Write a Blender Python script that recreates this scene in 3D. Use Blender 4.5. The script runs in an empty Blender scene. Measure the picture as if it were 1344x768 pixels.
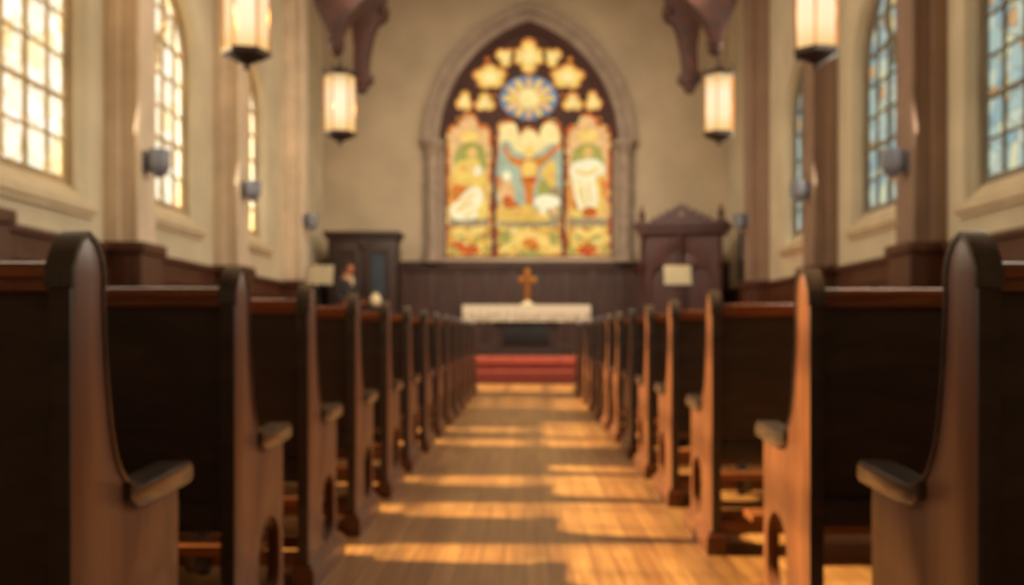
import bpy, bmesh, math, random
from mathutils import Vector, Matrix
random.seed(7)
PI = math.pi
C = bpy.context.scene.collection
SC = bpy.context.scene

# ------------------------------------------------------------------ helpers
def lin(c):
    return tuple((v/255/12.92 if v/255 <= .04045 else ((v/255+.055)/1.055)**2.4) for v in c[:3]) + (1,)

def newmat(name):
    m = bpy.data.materials.new(name); m.use_nodes = True
    nt = m.node_tree; nt.nodes.clear()
    out = nt.nodes.new('ShaderNodeOutputMaterial')
    return m, nt, out

def N(nt, t, **kw):
    n = nt.nodes.new(t)
    for k, v in kw.items():
        if k.startswith('i_'):
            n.inputs[k[2:].replace('_', ' ')].default_value = v
        else: setattr(n, k, v)
    return n

def ramp(nt, stops, interp='LINEAR'):
    r = nt.nodes.new('ShaderNodeValToRGB'); cr = r.color_ramp; cr.interpolation = interp
    while len(cr.elements) < len(stops): cr.elements.new(.5)
    for e, (p, c) in zip(cr.elements, stops): e.position = p; e.color = lin(c)
    return r

def coords(nt, scale=(1,1,1), rot=(0,0,0), loc=(0,0,0)):
    tc = nt.nodes.new('ShaderNodeTexCoord'); mp = nt.nodes.new('ShaderNodeMapping')
    mp.inputs['Scale'].default_value = scale; mp.inputs['Rotation'].default_value = rot
    mp.inputs['Location'].default_value = loc
    nt.links.new(tc.outputs['Object'], mp.inputs['Vector'])
    return mp.outputs['Vector']

def plain(name, c, rough=.6, metal=0, noise=.12, scale=3, spec=.5, coat=0):
    m, nt, out = newmat(name)
    b = N(nt, 'ShaderNodeBsdfPrincipled')
    v = coords(nt)
    n = N(nt, 'ShaderNodeTexNoise', i_Scale=scale, i_Detail=4.0); nt.links.new(v, n.inputs['Vector'])
    r = ramp(nt, [(.3, [x*(1-noise) for x in c]), (.7, [min(255, x*(1+noise)) for x in c])])
    nt.links.new(n.outputs['Fac'], r.inputs['Fac']); nt.links.new(r.outputs['Color'], b.inputs['Base Color'])
    b.inputs['Roughness'].default_value = rough; b.inputs['Metallic'].default_value = metal
    b.inputs['Specular IOR Level'].default_value = spec; b.inputs['Coat Weight'].default_value = coat
    nt.links.new(b.outputs[0], out.inputs[0])
    return m

def wood(name, dark, light, rough=.35, sc=(14, 14, 1.2), coat=0, spec=.5):
    m, nt, out = newmat(name)
    b = N(nt, 'ShaderNodeBsdfPrincipled')
    v = coords(nt, sc)
    n = N(nt, 'ShaderNodeTexNoise', i_Scale=1.6, i_Detail=6.0, i_Distortion=1.2); nt.links.new(v, n.inputs['Vector'])
    r = ramp(nt, [(.3, dark), (.7, light)])
    nt.links.new(n.outputs['Fac'], r.inputs['Fac']); nt.links.new(r.outputs['Color'], b.inputs['Base Color'])
    bp = N(nt, 'ShaderNodeBump', i_Strength=.08); nt.links.new(n.outputs['Fac'], bp.inputs['Height'])
    nt.links.new(bp.outputs[0], b.inputs['Normal'])
    b.inputs['Roughness'].default_value = rough; b.inputs['Coat Weight'].default_value = coat
    b.inputs['Coat Roughness'].default_value = .2; b.inputs['Specular IOR Level'].default_value = spec
    nt.links.new(b.outputs[0], out.inputs[0])
    return m

def emis(name, c, s=1.0, var=.12, scale=9):
    """stained glass lit from behind: one colour broken into irregular pieces by lead lines"""
    m, nt, out = newmat(name)
    e = N(nt, 'ShaderNodeEmission', i_Strength=s)
    v = coords(nt)
    vo = N(nt, 'ShaderNodeTexVoronoi', i_Scale=scale); nt.links.new(v, vo.inputs['Vector'])
    hs = N(nt, 'ShaderNodeHueSaturation'); hs.inputs['Color'].default_value = lin(c)
    sp = N(nt, 'ShaderNodeSeparateColor'); nt.links.new(vo.outputs['Color'], sp.inputs[0])
    mr = N(nt, 'ShaderNodeMapRange'); mr.inputs['To Min'].default_value = 1-var*1.6; mr.inputs['To Max'].default_value = 1+var
    nt.links.new(sp.outputs[0], mr.inputs['Value']); nt.links.new(mr.outputs[0], hs.inputs['Value'])
    mh = N(nt, 'ShaderNodeMapRange'); mh.inputs['To Min'].default_value = .5-var*.12; mh.inputs['To Max'].default_value = .5+var*.12
    nt.links.new(sp.outputs[1], mh.inputs['Value']); nt.links.new(mh.outputs[0], hs.inputs['Hue'])
    nt.links.new(hs.outputs[0], e.inputs['Color'])
    nt.links.new(e.outputs[0], out.inputs[0])
    return m

def mosaic(name, stops, s=1.0, scale=9, trans=0.0, lead=.04, leadc=(90, 60, 40), stretch=(1,1,1)):
    """many-coloured leaded glass; trans lets daylight through"""
    m, nt, out = newmat(name)
    e = N(nt, 'ShaderNodeEmission', i_Strength=s)
    v = coords(nt, stretch)
    nz = N(nt, 'ShaderNodeTexNoise', i_Scale=2.2, i_Detail=2.0); nt.links.new(v, nz.inputs['Vector'])
    mx = N(nt, 'ShaderNodeMix', data_type='VECTOR', factor_mode='UNIFORM'); mx.inputs['Factor'].default_value = .12
    nt.links.new(v, mx.inputs[4]); nt.links.new(nz.outputs['Color'], mx.inputs[5])
    vo = N(nt, 'ShaderNodeTexVoronoi', i_Scale=scale); nt.links.new(mx.outputs[1], vo.inputs['Vector'])
    ve = N(nt, 'ShaderNodeTexVoronoi', feature='DISTANCE_TO_EDGE', i_Scale=scale); nt.links.new(mx.outputs[1], ve.inputs['Vector'])
    sp = N(nt, 'ShaderNodeSeparateColor'); nt.links.new(vo.outputs['Color'], sp.inputs[0])
    r = ramp(nt, stops, 'CONSTANT'); nt.links.new(sp.outputs[0], r.inputs['Fac'])
    th = N(nt, 'ShaderNodeMath', operation='GREATER_THAN'); th.inputs[1].default_value = lead
    nt.links.new(ve.outputs['Distance'], th.inputs[0])
    mc = N(nt, 'ShaderNodeMix', data_type='RGBA'); mc.inputs[6].default_value = lin(leadc)
    nt.links.new(th.outputs[0], mc.inputs[0]); nt.links.new(r.outputs[0], mc.inputs[7])
    nt.links.new(mc.outputs[2], e.inputs['Color'])
    if trans:
        t = N(nt, 'ShaderNodeBsdfTransparent'); t.inputs[0].default_value = (trans, trans*.93, trans*.8, 1)
        a = N(nt, 'ShaderNodeAddShader'); nt.links.new(e.outputs[0], a.inputs[0]); nt.links.new(t.outputs[0], a.inputs[1])
        nt.links.new(a.outputs[0], out.inputs[0])
    else: nt.links.new(e.outputs[0], out.inputs[0])
    return m

# -------- mesh building
class MB:
    def __init__(s): s.bm = bmesh.new()
    def box(s, x0, x1, y0, y1, z0, z1, bev=0, M=None):
        b = bmesh.new(); bmesh.ops.create_cube(b, size=1)
        for v in b.verts:
            v.co = Vector(((x0+x1)/2 + v.co.x*(x1-x0), (y0+y1)/2 + v.co.y*(y1-y0), (z0+z1)/2 + v.co.z*(z1-z0)))
        if bev: bmesh.ops.bevel(b, geom=list(b.edges), offset=bev, segments=2, affect='EDGES', profile=.7)
        return s.add(b, M)
    def add(s, b, M=None):
        if M is not None: bmesh.ops.transform(b, matrix=M, verts=b.verts)
        me = bpy.data.meshes.new('tmp'); b.to_mesh(me); b.free(); s.bm.from_mesh(me); bpy.data.meshes.remove(me)
        return s
    def mesh(s, me, M=None):
        b = bmesh.new(); b.from_mesh(me); return s.add(b, M)
    def lathe(s, prof, seg=20, M=None, rot0=0):
        b = bmesh.new(); rings = []
        for r, z in prof:
            rings.append([b.verts.new((r*math.cos(rot0+2*PI*k/seg), r*math.sin(rot0+2*PI*k/seg), z)) for k in range(seg)])
        for a, c in zip(rings, rings[1:]):
            for k in range(seg): b.faces.new((a[k], a[(k+1)%seg], c[(k+1)%seg], c[k]))
        b.faces.new(rings[0][::-1]); b.faces.new(rings[-1])
        bmesh.ops.recalc_face_normals(b, faces=b.faces)
        return s.add(b, M)
    def tube(s, pts, r, seg=8, M=None):
        b = bmesh.new(); pts = [Vector(p) for p in pts]; rings = []
        rr = r if isinstance(r, (list, tuple)) else [r]*len(pts)
        for i, p in enumerate(pts):
            d = (pts[min(i+1, len(pts)-1)] - pts[max(i-1, 0)]).normalized()
            up = Vector((0,0,1)) if abs(d.z) < .9 else Vector((1,0,0))
            a = d.cross(up).normalized(); c = d.cross(a).normalized()
            rings.append([b.verts.new(p + (a*math.cos(2*PI*k/seg) + c*math.sin(2*PI*k/seg))*rr[i]) for k in range(seg)])
        for a, c in zip(rings, rings[1:]):
            for k in range(seg): b.faces.new((a[k], a[(k+1)%seg], c[(k+1)%seg], c[k]))
        b.faces.new(rings[0][::-1]); b.faces.new(rings[-1])
        bmesh.ops.recalc_face_normals(b, faces=b.faces)
        return s.add(b, M)
    def ball(s, c, r, seg=14):
        b = bmesh.new(); bmesh.ops.create_uvsphere(b, u_segments=seg, v_segments=seg//2+2, radius=1)
        rr = r if isinstance(r, tuple) else (r, r, r)
        for v in b.verts: v.co = Vector((c[0]+v.co.x*rr[0], c[1]+v.co.y*rr[1], c[2]+v.co.z*rr[2]))
        return s.add(b)
    def build(s, name, mat, parent=None, loc=None, smooth=True):
        me = bpy.data.meshes.new(name); s.bm.to_mesh(me); s.bm.free()
        return link(name, me, mat, parent, loc, smooth)

def link(name, me, mat, parent=None, loc=None, smooth=True):
    if smooth and len(me.polygons):
        me.polygons.foreach_set('use_smooth', [True]*len(me.polygons))
        me.set_sharp_from_angle(angle=math.radians(35))
    if mat is not None:
        me.materials.clear(); me.materials.append(mat)
    o = bpy.data.objects.new(name, me); C.objects.link(o)
    if parent: o.parent = parent
    if loc: o.location = loc
    return o

def flat(outlines, depth, plane='XZ', off=0, bevel=0):
    """2-D outlines (later ones inside an earlier one are holes) -> solid sheet; off = centre position along the normal"""
    cu = bpy.data.curves.new('c', 'CURVE'); cu.dimensions = '2D'; cu.fill_mode = 'BOTH'
    cu.extrude = depth/2; cu.bevel_depth = bevel; cu.bevel_resolution = 1
    for pts in outlines:
        sp = cu.splines.new('POLY'); sp.points.add(len(pts)-1); sp.use_cyclic_u = True
        for p, q in zip(sp.points, pts): p.co = (q[0], q[1], 0, 1)
    o = bpy.data.objects.new('c', cu); C.objects.link(o)
    dg = bpy.context.evaluated_depsgraph_get(); dg.update()
    me = bpy.data.meshes.new_from_object(o.evaluated_get(dg))
    bpy.data.objects.remove(o); bpy.data.curves.remove(cu)
    for v in me.vertices:
        x, y, z = v.co
        v.co = (x, z+off, y) if plane == 'XZ' else ((z+off, x, y) if plane == 'YZ' else (x, y, z+off))
    b = bmesh.new(); b.from_mesh(me); bmesh.ops.remove_doubles(b, verts=b.verts, dist=1e-5)
    bmesh.ops.recalc_face_normals(b, faces=b.faces); b.to_mesh(me); b.free()
    return me

def flat_cdt(outlines, depth, off):
    """like flat() in the XZ plane for many holes: constrained triangulation kept by the even-odd rule"""
    from mathutils.geometry import delaunay_2d_cdt
    vs, es = [], []
    for pts in outlines:
        i0 = len(vs); n = len(pts); vs += [Vector(p) for p in pts]; es += [(i0+k, i0+(k+1) % n) for k in range(n)]
    V, _, T_, *_r = delaunay_2d_cdt(vs, es, [], 0, 1e-5)
    def inside(x, y):
        c = False
        for pts in outlines:
            for (x0, y0), (x1, y1) in zip(pts, pts[1:]+pts[:1]):
                if (y0 > y) != (y1 > y) and x < (x1-x0)*(y-y0)/(y1-y0)+x0: c = not c
        return c
    b = bmesh.new(); bv = [b.verts.new((v.x, off-depth/2, v.y)) for v in V]
    for f in T_:
        if inside(sum(V[i].x for i in f)/3, sum(V[i].y for i in f)/3):
            b.faces.new([bv[i] for i in f])
    bmesh.ops.delete(b, geom=[v for v in b.verts if not v.link_faces], context='VERTS')
    r = bmesh.ops.extrude_face_region(b, geom=list(b.faces))
    for v in [g for g in r['geom'] if isinstance(g, bmesh.types.BMVert)]: v.co.y += depth
    bmesh.ops.recalc_face_normals(b, faces=b.faces)
    me = bpy.data.meshes.new('t'); b.to_mesh(me); b.free(); return me

def smoothp(pts, n=5):
    out = []; L = len(pts)
    for i in range(L):
        p0, p1, p2, p3 = [Vector(pts[(i+k-1) % L]) for k in range(4)]
        for j in range(n):
            t = j/n
            q = .5*((2*p1) + (-p0+p2)*t + (2*p0-5*p1+4*p2-p3)*t*t + (-p0+3*p1-3*p2+p3)*t**3)
            out.append((q.x, q.y))
    return out

def arch(xc, a, z0, zs, za, n=18):
    h = za-zs; r = (a*a+h*h)/(2*a); am = math.atan2(h, r-a) if r > a else PI/2
    pts = [(xc-a, z0), (xc+a, z0)]
    R_ = [(xc+a-r+r*math.cos(am*k/n), zs+r*math.sin(am*k/n)) for k in range(n+1)]
    L_ = [(2*xc-x, z) for x, z in R_[:-1]][::-1]
    return pts + R_ + L_

def scale2(pts, s, c=None):
    if c is None: c = (sum(p[0] for p in pts)/len(pts), sum(p[1] for p in pts)/len(pts))
    return [(c[0]+(p[0]-c[0])*s, c[1]+(p[1]-c[1])*s) for p in pts]

def tag(o, label=None, cat=None, group=None, kind=None):
    if label: o['label'] = label
    if cat: o['category'] = cat
    if group: o['group'] = group
    if kind: o['kind'] = kind
    return o

def thing(name, label, cat, loc=(0,0,0), rz=0, group=None):
    o = bpy.data.objects.new(name, None); C.objects.link(o); o.location = loc; o.rotation_euler = (0,0,rz)
    o.empty_display_size = .1
    return tag(o, label, cat, group)

def struct(o, label=None, cat=None): return tag(o, label, cat, None, 'structure')

def dup(root, loc, label=None):
    r = root.copy(); C.objects.link(r); r.location = loc
    if label: r['label'] = label
    for ch in list(root.children):
        c = ch.copy(); C.objects.link(c); c.parent = r
        for g in list(ch.children):
            d = g.copy(); C.objects.link(d); d.parent = c
    return r

# ------------------------------------------------------------------ scale of the place
F = 1300.0; VX = 690.0; HY = 438.0; EYE = .857
W = 4.5            # half width of the nave
YE = 22.0          # far wall
def X_(px, Y): return (px-VX)*Y/F
def Z_(py, Y): return EYE + (HY-py)*Y/F

# ------------------------------------------------------------------ materials
m_wall = plain('cream_plaster', (214, 200, 170), .85, noise=.05, scale=1.3)
m_wallend = plain('tan_plaster', (192, 172, 144), .85, noise=.06, scale=1.0)
m_stone = plain('grey_stone', (160, 140, 122), .8, noise=.08, scale=4)
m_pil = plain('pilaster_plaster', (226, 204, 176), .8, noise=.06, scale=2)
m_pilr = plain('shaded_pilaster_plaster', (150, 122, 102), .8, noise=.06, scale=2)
m_sill = plain('painted_sill', (220, 200, 165), .6, noise=.04)
m_wains = wood('wainscot_wood', (58, 30, 18), (104, 56, 30), .5, (10, 10, .8))
m_wainsfar = wood('far_panelling_wood', (52, 29, 21), (82, 46, 33), .55, (6, 6, .6))
m_bark = wood('truss_wood', (44, 22, 16), (84, 42, 28), .6, (4, 4, 4))
m_pewend = wood('pew_end_wood', (78, 43, 23), (116, 66, 36), .42, (9, 9, 1.0), coat=.15)
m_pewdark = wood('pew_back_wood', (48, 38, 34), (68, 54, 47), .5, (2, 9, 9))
m_pewrail = wood('pew_rail_wood', (112, 64, 36), (160, 96, 54), .35, (2, 12, 12), coat=.2)
m_pewtrim = wood('dark_lacquered_moulding', (40, 31, 28), (66, 54, 48), .2, (6, 6, 6), coat=.6)
m_kneel = wood('kneeler_wood', (90, 48, 26), (140, 80, 42), .4, (2, 12, 12))
m_cab = wood('cabinet_wood', (38, 24, 18), (66, 40, 30), .5, (8, 8, .8))
m_throne = wood('carved_mahogany', (54, 24, 19), (88, 42, 32), .5, (7, 7, .9))
m_cabpanel = plain('slate_blue_panel', (52, 60, 70), .6)
m_brass = plain('brass', (176, 112, 48), .35, metal=.7)
m_iron = plain('lantern_iron', (62, 50, 44), .5, metal=.6)
m_grey = plain('blue_grey_metal', (128, 128, 138), .5, metal=.2)
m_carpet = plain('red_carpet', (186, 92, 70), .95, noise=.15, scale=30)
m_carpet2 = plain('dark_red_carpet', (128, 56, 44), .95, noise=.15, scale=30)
m_dais = wood('dais_boards', (84, 44, 26), (130, 74, 40), .5, (10, 1, 1))
m_black = plain('black_metal', (22, 21, 22), .5)
m_banner = plain('black_cloth', (18, 18, 20), .9)
m_bannertop = plain('grey_cloth', (110, 108, 108), .9)
m_paper = plain('cream_paper', (232, 214, 176), .8, noise=.03)
m_ivory = plain('ivory_glaze', (220, 200, 160), .4)
m_altar = wood('altar_wood', (40, 26, 22), (70, 46, 36), .5)
m_lead = plain('window_bar_lead', (134, 124, 108), .7)
m_leadl = plain('glow_tinted_window_bar', (196, 172, 130), .7)  # backlight glow put into the paler colour of the left bars
m_frameL = plain('painted_frame', (176, 150, 112), .6)
m_trac = plain('dark_tracery', (74, 40, 30), .7, noise=.1, scale=5)
m_lampglass = None

# floor boards
def floor_mat():
    m, nt, out = newmat('oak_floor_boards')
    b = N(nt, 'ShaderNodeBsdfPrincipled')
    v = coords(nt, (1,1,1), (0,0,PI/2))
    br = N(nt, 'ShaderNodeTexBrick', i_Scale=1.0); br.inputs['Brick Width'].default_value = 1.6
    br.inputs['Row Height'].default_value = .085; br.inputs['Mortar Size'].default_value = .0022
    br.inputs['Color1'].default_value = lin((176, 130, 78)); br.inputs['Color2'].default_value = lin((152, 106, 62))
    br.inputs['Mortar'].default_value = lin((96, 62, 36)); br.offset = .37
    nt.links.new(v, br.inputs['Vector'])
    v2 = coords(nt, (22, 1.2, 1))
    n = N(nt, 'ShaderNodeTexNoise', i_Scale=1.5, i_Detail=5.0, i_Distortion=.8); nt.links.new(v2, n.inputs['Vector'])
    r = ramp(nt, [(.3, (205, 190, 180)), (.7, (255, 255, 255))]); nt.links.new(n.outputs['Fac'], r.inputs['Fac'])
    mx = N(nt, 'ShaderNodeMix', data_type='RGBA', blend_type='MULTIPLY'); mx.inputs[0].default_value = 1
    nt.links.new(br.outputs['Color'], mx.inputs[6]); nt.links.new(r.outputs[0], mx.inputs[7])
    nt.links.new(mx.outputs[2], b.inputs['Base Color'])
    b.inputs['Roughness'].default_value = .36; b.inputs['Specular IOR Level'].default_value = .5
    bp = N(nt, 'ShaderNodeBump', i_Strength=.12, i_Distance=.002)
    nt.links.new(br.outputs['Fac'], bp.inputs['Height']); bp.invert = True
    nt.links.new(bp.outputs[0], b.inputs['Normal'])
    nt.links.new(b.outputs[0], out.inputs[0])
    return m
m_floor = floor_mat()

# ------------------------------------------------------------------ the shell
YN = -3.0
struct(MB().box(-W-.3, W+.3, YN-.3, 17.0, -.12, 0).build('floor', m_floor, smooth=False), 'warm oak plank floor of the nave with sunlit strips', 'floor')
HW = 8.2
# window bays along each side: centre y, half width, sill z, spring, apex; unseen first bay widened to let more sun in
BAYS = [(5.0, 2.1, 2.19, 4.4, 6.4), (9.1, 1.07, 2.19, 4.4, 5.65), (12.62, 1.05, 2.31, 4.4, 5.55), (16.25, 1.05, 2.36, 4.4, 5.5)]
PIL = [0.3, 7.3, 10.6, 14.3, 18.3]
glassL = mosaic('pale_gold_leaded_glass', [(0, (255, 248, 226)), (.3, (252, 242, 214)), (.5, (250, 230, 176)), (.62, (255, 252, 240)), (.86, (226, 230, 204)), (.94, (250, 218, 160))],
                .80, 5.0, trans=.72, lead=.02, leadc=(214, 190, 142))
glassR = mosaic('pale_blue_leaded_glass', [(0, (160, 178, 170)), (.25, (182, 192, 174)), (.45, (204, 200, 160)), (.58, (138, 162, 164)), (.74, (190, 196, 176)), (.88, (214, 188, 122)), (.96, (196, 150, 100))],
                1.0, 5.0, trans=.2, lead=.03, leadc=(132, 140, 132))
wn = 0
for side, sx in (('left', -1), ('right', 1)):
    outl = [[(YN-.3, -.1), (YE+.3, -.1), (YE+.3, HW), (YN-.3, HW)]]
    for (yc, a, z0, zs, za) in BAYS: outl.append(arch(yc, a, z0, zs, za))
    me = flat(outl, .30, 'YZ', sx*(W+.15))
    struct(link('wall_'+side, me, m_wall, smooth=False), 'cream plastered %s side wall pierced by arched windows' % side, 'wall')
    # windows
    for i, (yc, a, z0, zs, za) in enumerate(BAYS):
        wn += 1
        wo = struct(bpy.data.objects.new('window_%d' % wn, None)); C.objects.link(wo)
        wo.location = (sx*W, yc, z0)
        lab = ['unseen arched window nearest the entrance, widened for light,', 'nearest framed arched window', 'middle arched window', 'farthest arched window'][i]
        tag(wo, '%s with %s leaded glass in the %s wall' % (lab, 'pale gold' if sx < 0 else 'pale blue', side), 'window')
        gz = .24
        g = arch(0, a-.05, gz, zs-z0, za-z0-.05)
        link('glass_pane', flat([g], .012, 'YZ', sx*.235), glassL if sx < 0 else glassR, wo)
        link('frame', flat([arch(0, a, gz-.06, zs-z0, za-z0), arch(0, a-.07, gz+.02, zs-z0, za-z0-.08)], .07, 'YZ', sx*.225), m_frameL if sx < 0 else m_lead, wo)
        # glazing bars: grid of about 0.42 m
        mb = MB(); nc = max(5, round(2*a/.42)); 
        def top(y):
            h = za-zs; r = (a*a+h*h)/(2*a); t = min(a, abs(y))
            return zs-z0+math.sqrt(max(0, r*r-(t+r-a)**2))-.03
        for k in range(1, nc):
            y = -a + 2*a*k/nc; th = .007 if i == 0 else (.022 if k == 3 else .011)
            mb.box(sx*.19, sx*.235, y-th, y+th, gz, top(y))
        z = gz+.4; k = 0
        while z < za-z0-.25:
            half = a-.04
            if z > zs-z0:
                h = za-zs; r = (a*a+h*h)/(2*a); half = math.sqrt(max(0, r*r-(z-(zs-z0))**2))-(r-a)-.04
            th = .007 if i == 0 else (.024 if k % 3 == 1 else .012)
            mb.box(sx*.19, sx*.235, -half, half, z-th, z+th); z += .42; k += 1
        mb.build('glazing_bars', m_leadl if sx < 0 else m_lead, wo)
        # curved tracery in the head
        mt = MB(); 
        for s in (-1, 1):
            pts = [(sx*.2, s*(a*.98 - a*.98*math.sin(t*PI/2/8)*1.0), zs-z0-.35+(za-zs)*.9*math.sin(t*PI/2/8)+.0) for t in range(9)]
            pts = [(sx*.2, s*a*.5*(1-math.cos(PI*t/10)) - s*a*.5*0, zs-z0-.1+.75*math.sin(PI*t/10)) for t in range(11)]
            mt.tube(pts, .02, 6)
        mt.tube([(sx*.2, .33*math.cos(2*PI*t/20), za-z0-.55+.33*math.sin(2*PI*t/20)) for t in range(21)], .018, 6)
        for k in range(nc):
            yy = -a+2*a*(k+.5)/nc; rw = a/nc*.8
            for zz in [gz+.2+.42*j for j in range(int((min(top(yy), zs-z0+.8)-gz)/.42))]:
                if (k+round(zz/.42)) % 2: mt.tube([(sx*.222, yy+rw*math.sin(2*PI*t/12), zz+.17*math.cos(2*PI*t/12)) for t in range(13)], .006, 4)
        mt.build('leaded_tracery', m_leadl if sx < 0 else m_lead, wo)
        # raised lead figure pattern inside: sloped inner sill + projecting sill block
        b = bmesh.new()
        prof = [(sx*.24, gz), (sx*.0, .0), (sx*-.0, -.03), (sx*.24, -.03)]
        va = [b.verts.new((x, -a, z)) for x, z in prof]; vb = [b.verts.new((x, a, z)) for x, z in prof]
        for k in range(4): b.faces.new((va[k], va[(k+1)%4], vb[(k+1)%4], vb[k]))
        b.faces.new(va[::-1]); b.faces.new(vb); bmesh.ops.recalc_face_normals(b, faces=b.faces)
        sm = MB(); sm.add(b); sm.box(min(-sx*.09, sx*.02), max(-sx*.09, sx*.02), -a-.1, a+.1, -.10, 0.0, .015)
        sm.box(min(-sx*.05, sx*.01), max(-sx*.05, sx*.01), -a-.06, a+.06, -.15, -.10, .01)
        sm.build('window_sill', m_sill, wo)
# pilasters, wainscot
tn = 0
for side, sx in (('left', -1), ('right', 1)):
    for i, y in enumerate(PIL):
        tn += 1
        p = struct(bpy.data.objects.new('trim_%d' % tn, None)); C.objects.link(p); p.location = (sx*W, y, 0)
        tag(p, 'plaster pilaster number %d from the entrance on the %s wall with a wooden plinth' % (i+1, side), 'pilaster')
        zb = .42 if y > 17.3 else 0
        mb = MB(); mb.box(*sorted((-sx*.35, 0)), 0.04, .46, zb, HW, .03); mb.box(*sorted((-sx*.16, 0)), -.04, .54, zb, HW, .02)
        for yy in (.04, .46): mb.tube([(-sx*.33, yy, 1.75), (-sx*.33, yy, HW-.2)], .035, 10)
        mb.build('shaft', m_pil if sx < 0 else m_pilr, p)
        mb = MB(); mb.box(*sorted((-sx*.41, 0)), -.06, .56, zb, 1.72, .02); mb.box(*sorted((-sx*.45, 0)), -.10, .60, 1.72, 1.84, .03)
        mb.box(*sorted((-sx*.45, 0)), -.10, .60, zb, zb+.2, .02)
        mb.build('plinth', m_wains, p)
    # wainscot between pilasters
    tn += 0
    mb = MB(); 
    edges = [YN] + [v for y in PIL for v in (y-.06, y+.56)] + [YE]
    segs = list(zip(edges[0::2], edges[1::2]))
    for (a0, a1) in segs:
        zb = .0
        mb.box(*sorted((sx*(W-.05), sx*W)), a0, a1, zb, 1.74); mb.box(*sorted((sx*(W-.10), sx*W)), a0, a1, 1.74, 1.81, .015)
        mb.box(*sorted((sx*(W-.08), sx*W)), a0, a1, zb, .18, .01); mb.box(*sorted((sx*(W-.075), sx*W)), a0, a1, 1.50, 1.56, .01)
        n = max(1, round((a1-a0)/.7))
        for k in range(n+1):
            yy = a0+(a1-a0)*k/n; mb.box(*sorted((sx*(W-.075), sx*W)), max(a0, yy-.05), min(a1, yy+.05), .18, 1.5, .008)
    struct(mb.build('baseboard_'+side, m_wains), 'brown panelled wainscot along the %s wall' % side, 'wainscot')

# far wall with the great window opening
WC = X_(694, YE); PXM = YE/F
def E(px, py): return (X_(px, YE), Z_(py, YE))
a_in = 111*PXM; z_bot = Z_(338, YE); z_sp = Z_(190, YE); z_ap = Z_(36, YE)
big = arch(WC, a_in, z_bot, z_sp, z_ap, 28)
me = flat([[(-W-.3, -.1), (W+.3, -.1), (W+.3, HW), (0, 11.6), (-W-.3, HW)], big], .3, 'XZ', YE+.15)
struct(link('wall_far', me, m_wallend, smooth=False), 'tan plastered far wall behind the altar', 'wall')
me = flat([[(-W-.3, -.1), (W+.3, -.1), (W+.3, HW), (0, 11.6), (-W-.3, HW)]], .3, 'XZ', YN-.15)
struct(link('wall_near', me, m_wallend, smooth=False), 'plastered entrance wall', 'wall')
b = bmesh.new()
for s in (-1, 1):
    x1 = s*(W+.3); vs = [b.verts.new(p) for p in ((0, YN-.3, 11.6), (x1, YN-.3, HW), (x1, YE+.3, HW), (0, YE+.3, 11.6), (0, YN-.3, 11.8), (x1*1.04, YN-.3, HW+.1), (x1*1.04, YE+.3, HW+.1), (0, YE+.3, 11.8))]
    for f in ((0,1,2,3), (4,5,6,7), (0,1,5,4), (1,2,6,5), (2,3,7,6)): b.faces.new([vs[k] for k in f])
mb = MB(); mb.add(b); struct(mb.build('ceiling', m_wallend, smooth=False), 'pitched ceiling', 'ceiling')

# great window
win = struct(bpy.data.objects.new('window_9', None), 'large pointed stained glass window above the altar with figures in three lights', 'window'); C.objects.link(win)
def wl(name, outl, depth, y, mat, parent=win, bevel=0, smooth=True): return link(name, flat(outl, depth, 'XZ', y, bevel), mat, parent, None, smooth)
def PP(pts): return [E(*p) for p in pts]
def foil(cx, cy, n, R, rot=0, sx=1, sy=1, a=.62):
    pts = []
    for k in range(72):
        t = 2*PI*k/72; r = R*(a+(1-a)*abs(math.cos(n/2*(t-rot)))**.55)
        pts.append((cx+sx*r*math.cos(t), cy-sy*r*math.sin(t)))
    return pts
def lobed(x0, x1, yb, circles, ysh):
    pts = [(x0, yb), (x1, yb)]; n = 44
    for k in range(n+1):
        x = x1-(x1-x0)*k/n; y = ysh
        for cx, cy, r in circles:
            if abs(x-cx) < r: y = min(y, cy-math.sqrt(r*r-(x-cx)**2))
        pts.append((x, y))
    return pts
M9 = lambda pts: [(1388-x, y) for x, y in pts][::-1]
lanL = lobed(585.5, 645.5, 336, [(597, 172, 11), (615.5, 158, 12.5), (634, 172, 11)], 175)
lanC = lobed(651, 738, 336, [(665, 168, 14), (694.5, 178, 14), (724, 168, 14)], 180)
lanR = M9(lanL)
foils = []
for cx, cy, n, R, rot, sx_, sy_, a_ in ((663, 73, 3, 13, PI*1.5, 1.1, 1.15, .5), (643, 99, 5, 20, .4, 1.2, .92, .72), (609, 132, 3, 13, PI*.45, .95, 1.2, .5), (636, 133, 3, 14.5, PI/2, 1.08, 1, .5)):
    f = foil(cx, cy, n, R, rot, sx_, sy_, a_); foils.append((f, (cx, cy))); foils.append((M9(f), (1388-cx, cy)))
topf = foil(694, 72, 4, 25, PI/2, .93, 1.0, .58)
foils.append((topf, (694, 72)))
smalls = []
for cx, cy, r in ((639.5, 76, 4), (649, 124, 3), (601, 155, 3)):
    f = foil(cx, cy, 4, r, 0, 1, 1, .9); smalls += [(f, (cx, cy)), (M9(f), (1388-cx, cy))]
rose = [(694+38*math.cos(t), 127-30*math.sin(t)) for t in [2*PI*k/48 for k in range(48)]]
rose = [(x, min(y, 152 if abs(x-694) > 14 else 160)) for x, y in rose]
holes = [lanL, lanC, lanR] + [f for f, _ in foils] + [f for f, _ in smalls] + [rose]
link('tracery', flat_cdt([big] + [PP(h) for h in holes], .16, YE+.14), m_trac, win, smooth=False)
g_amber = emis('amber_glass', (226, 140, 66), 1.0, .15, 7)
g_gold = emis('gold_glass', (255, 208, 112), 1.0, .08, 6)
g_pale = emis('pale_gold_glass', (255, 226, 150), 1.05, .06, 6)
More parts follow.
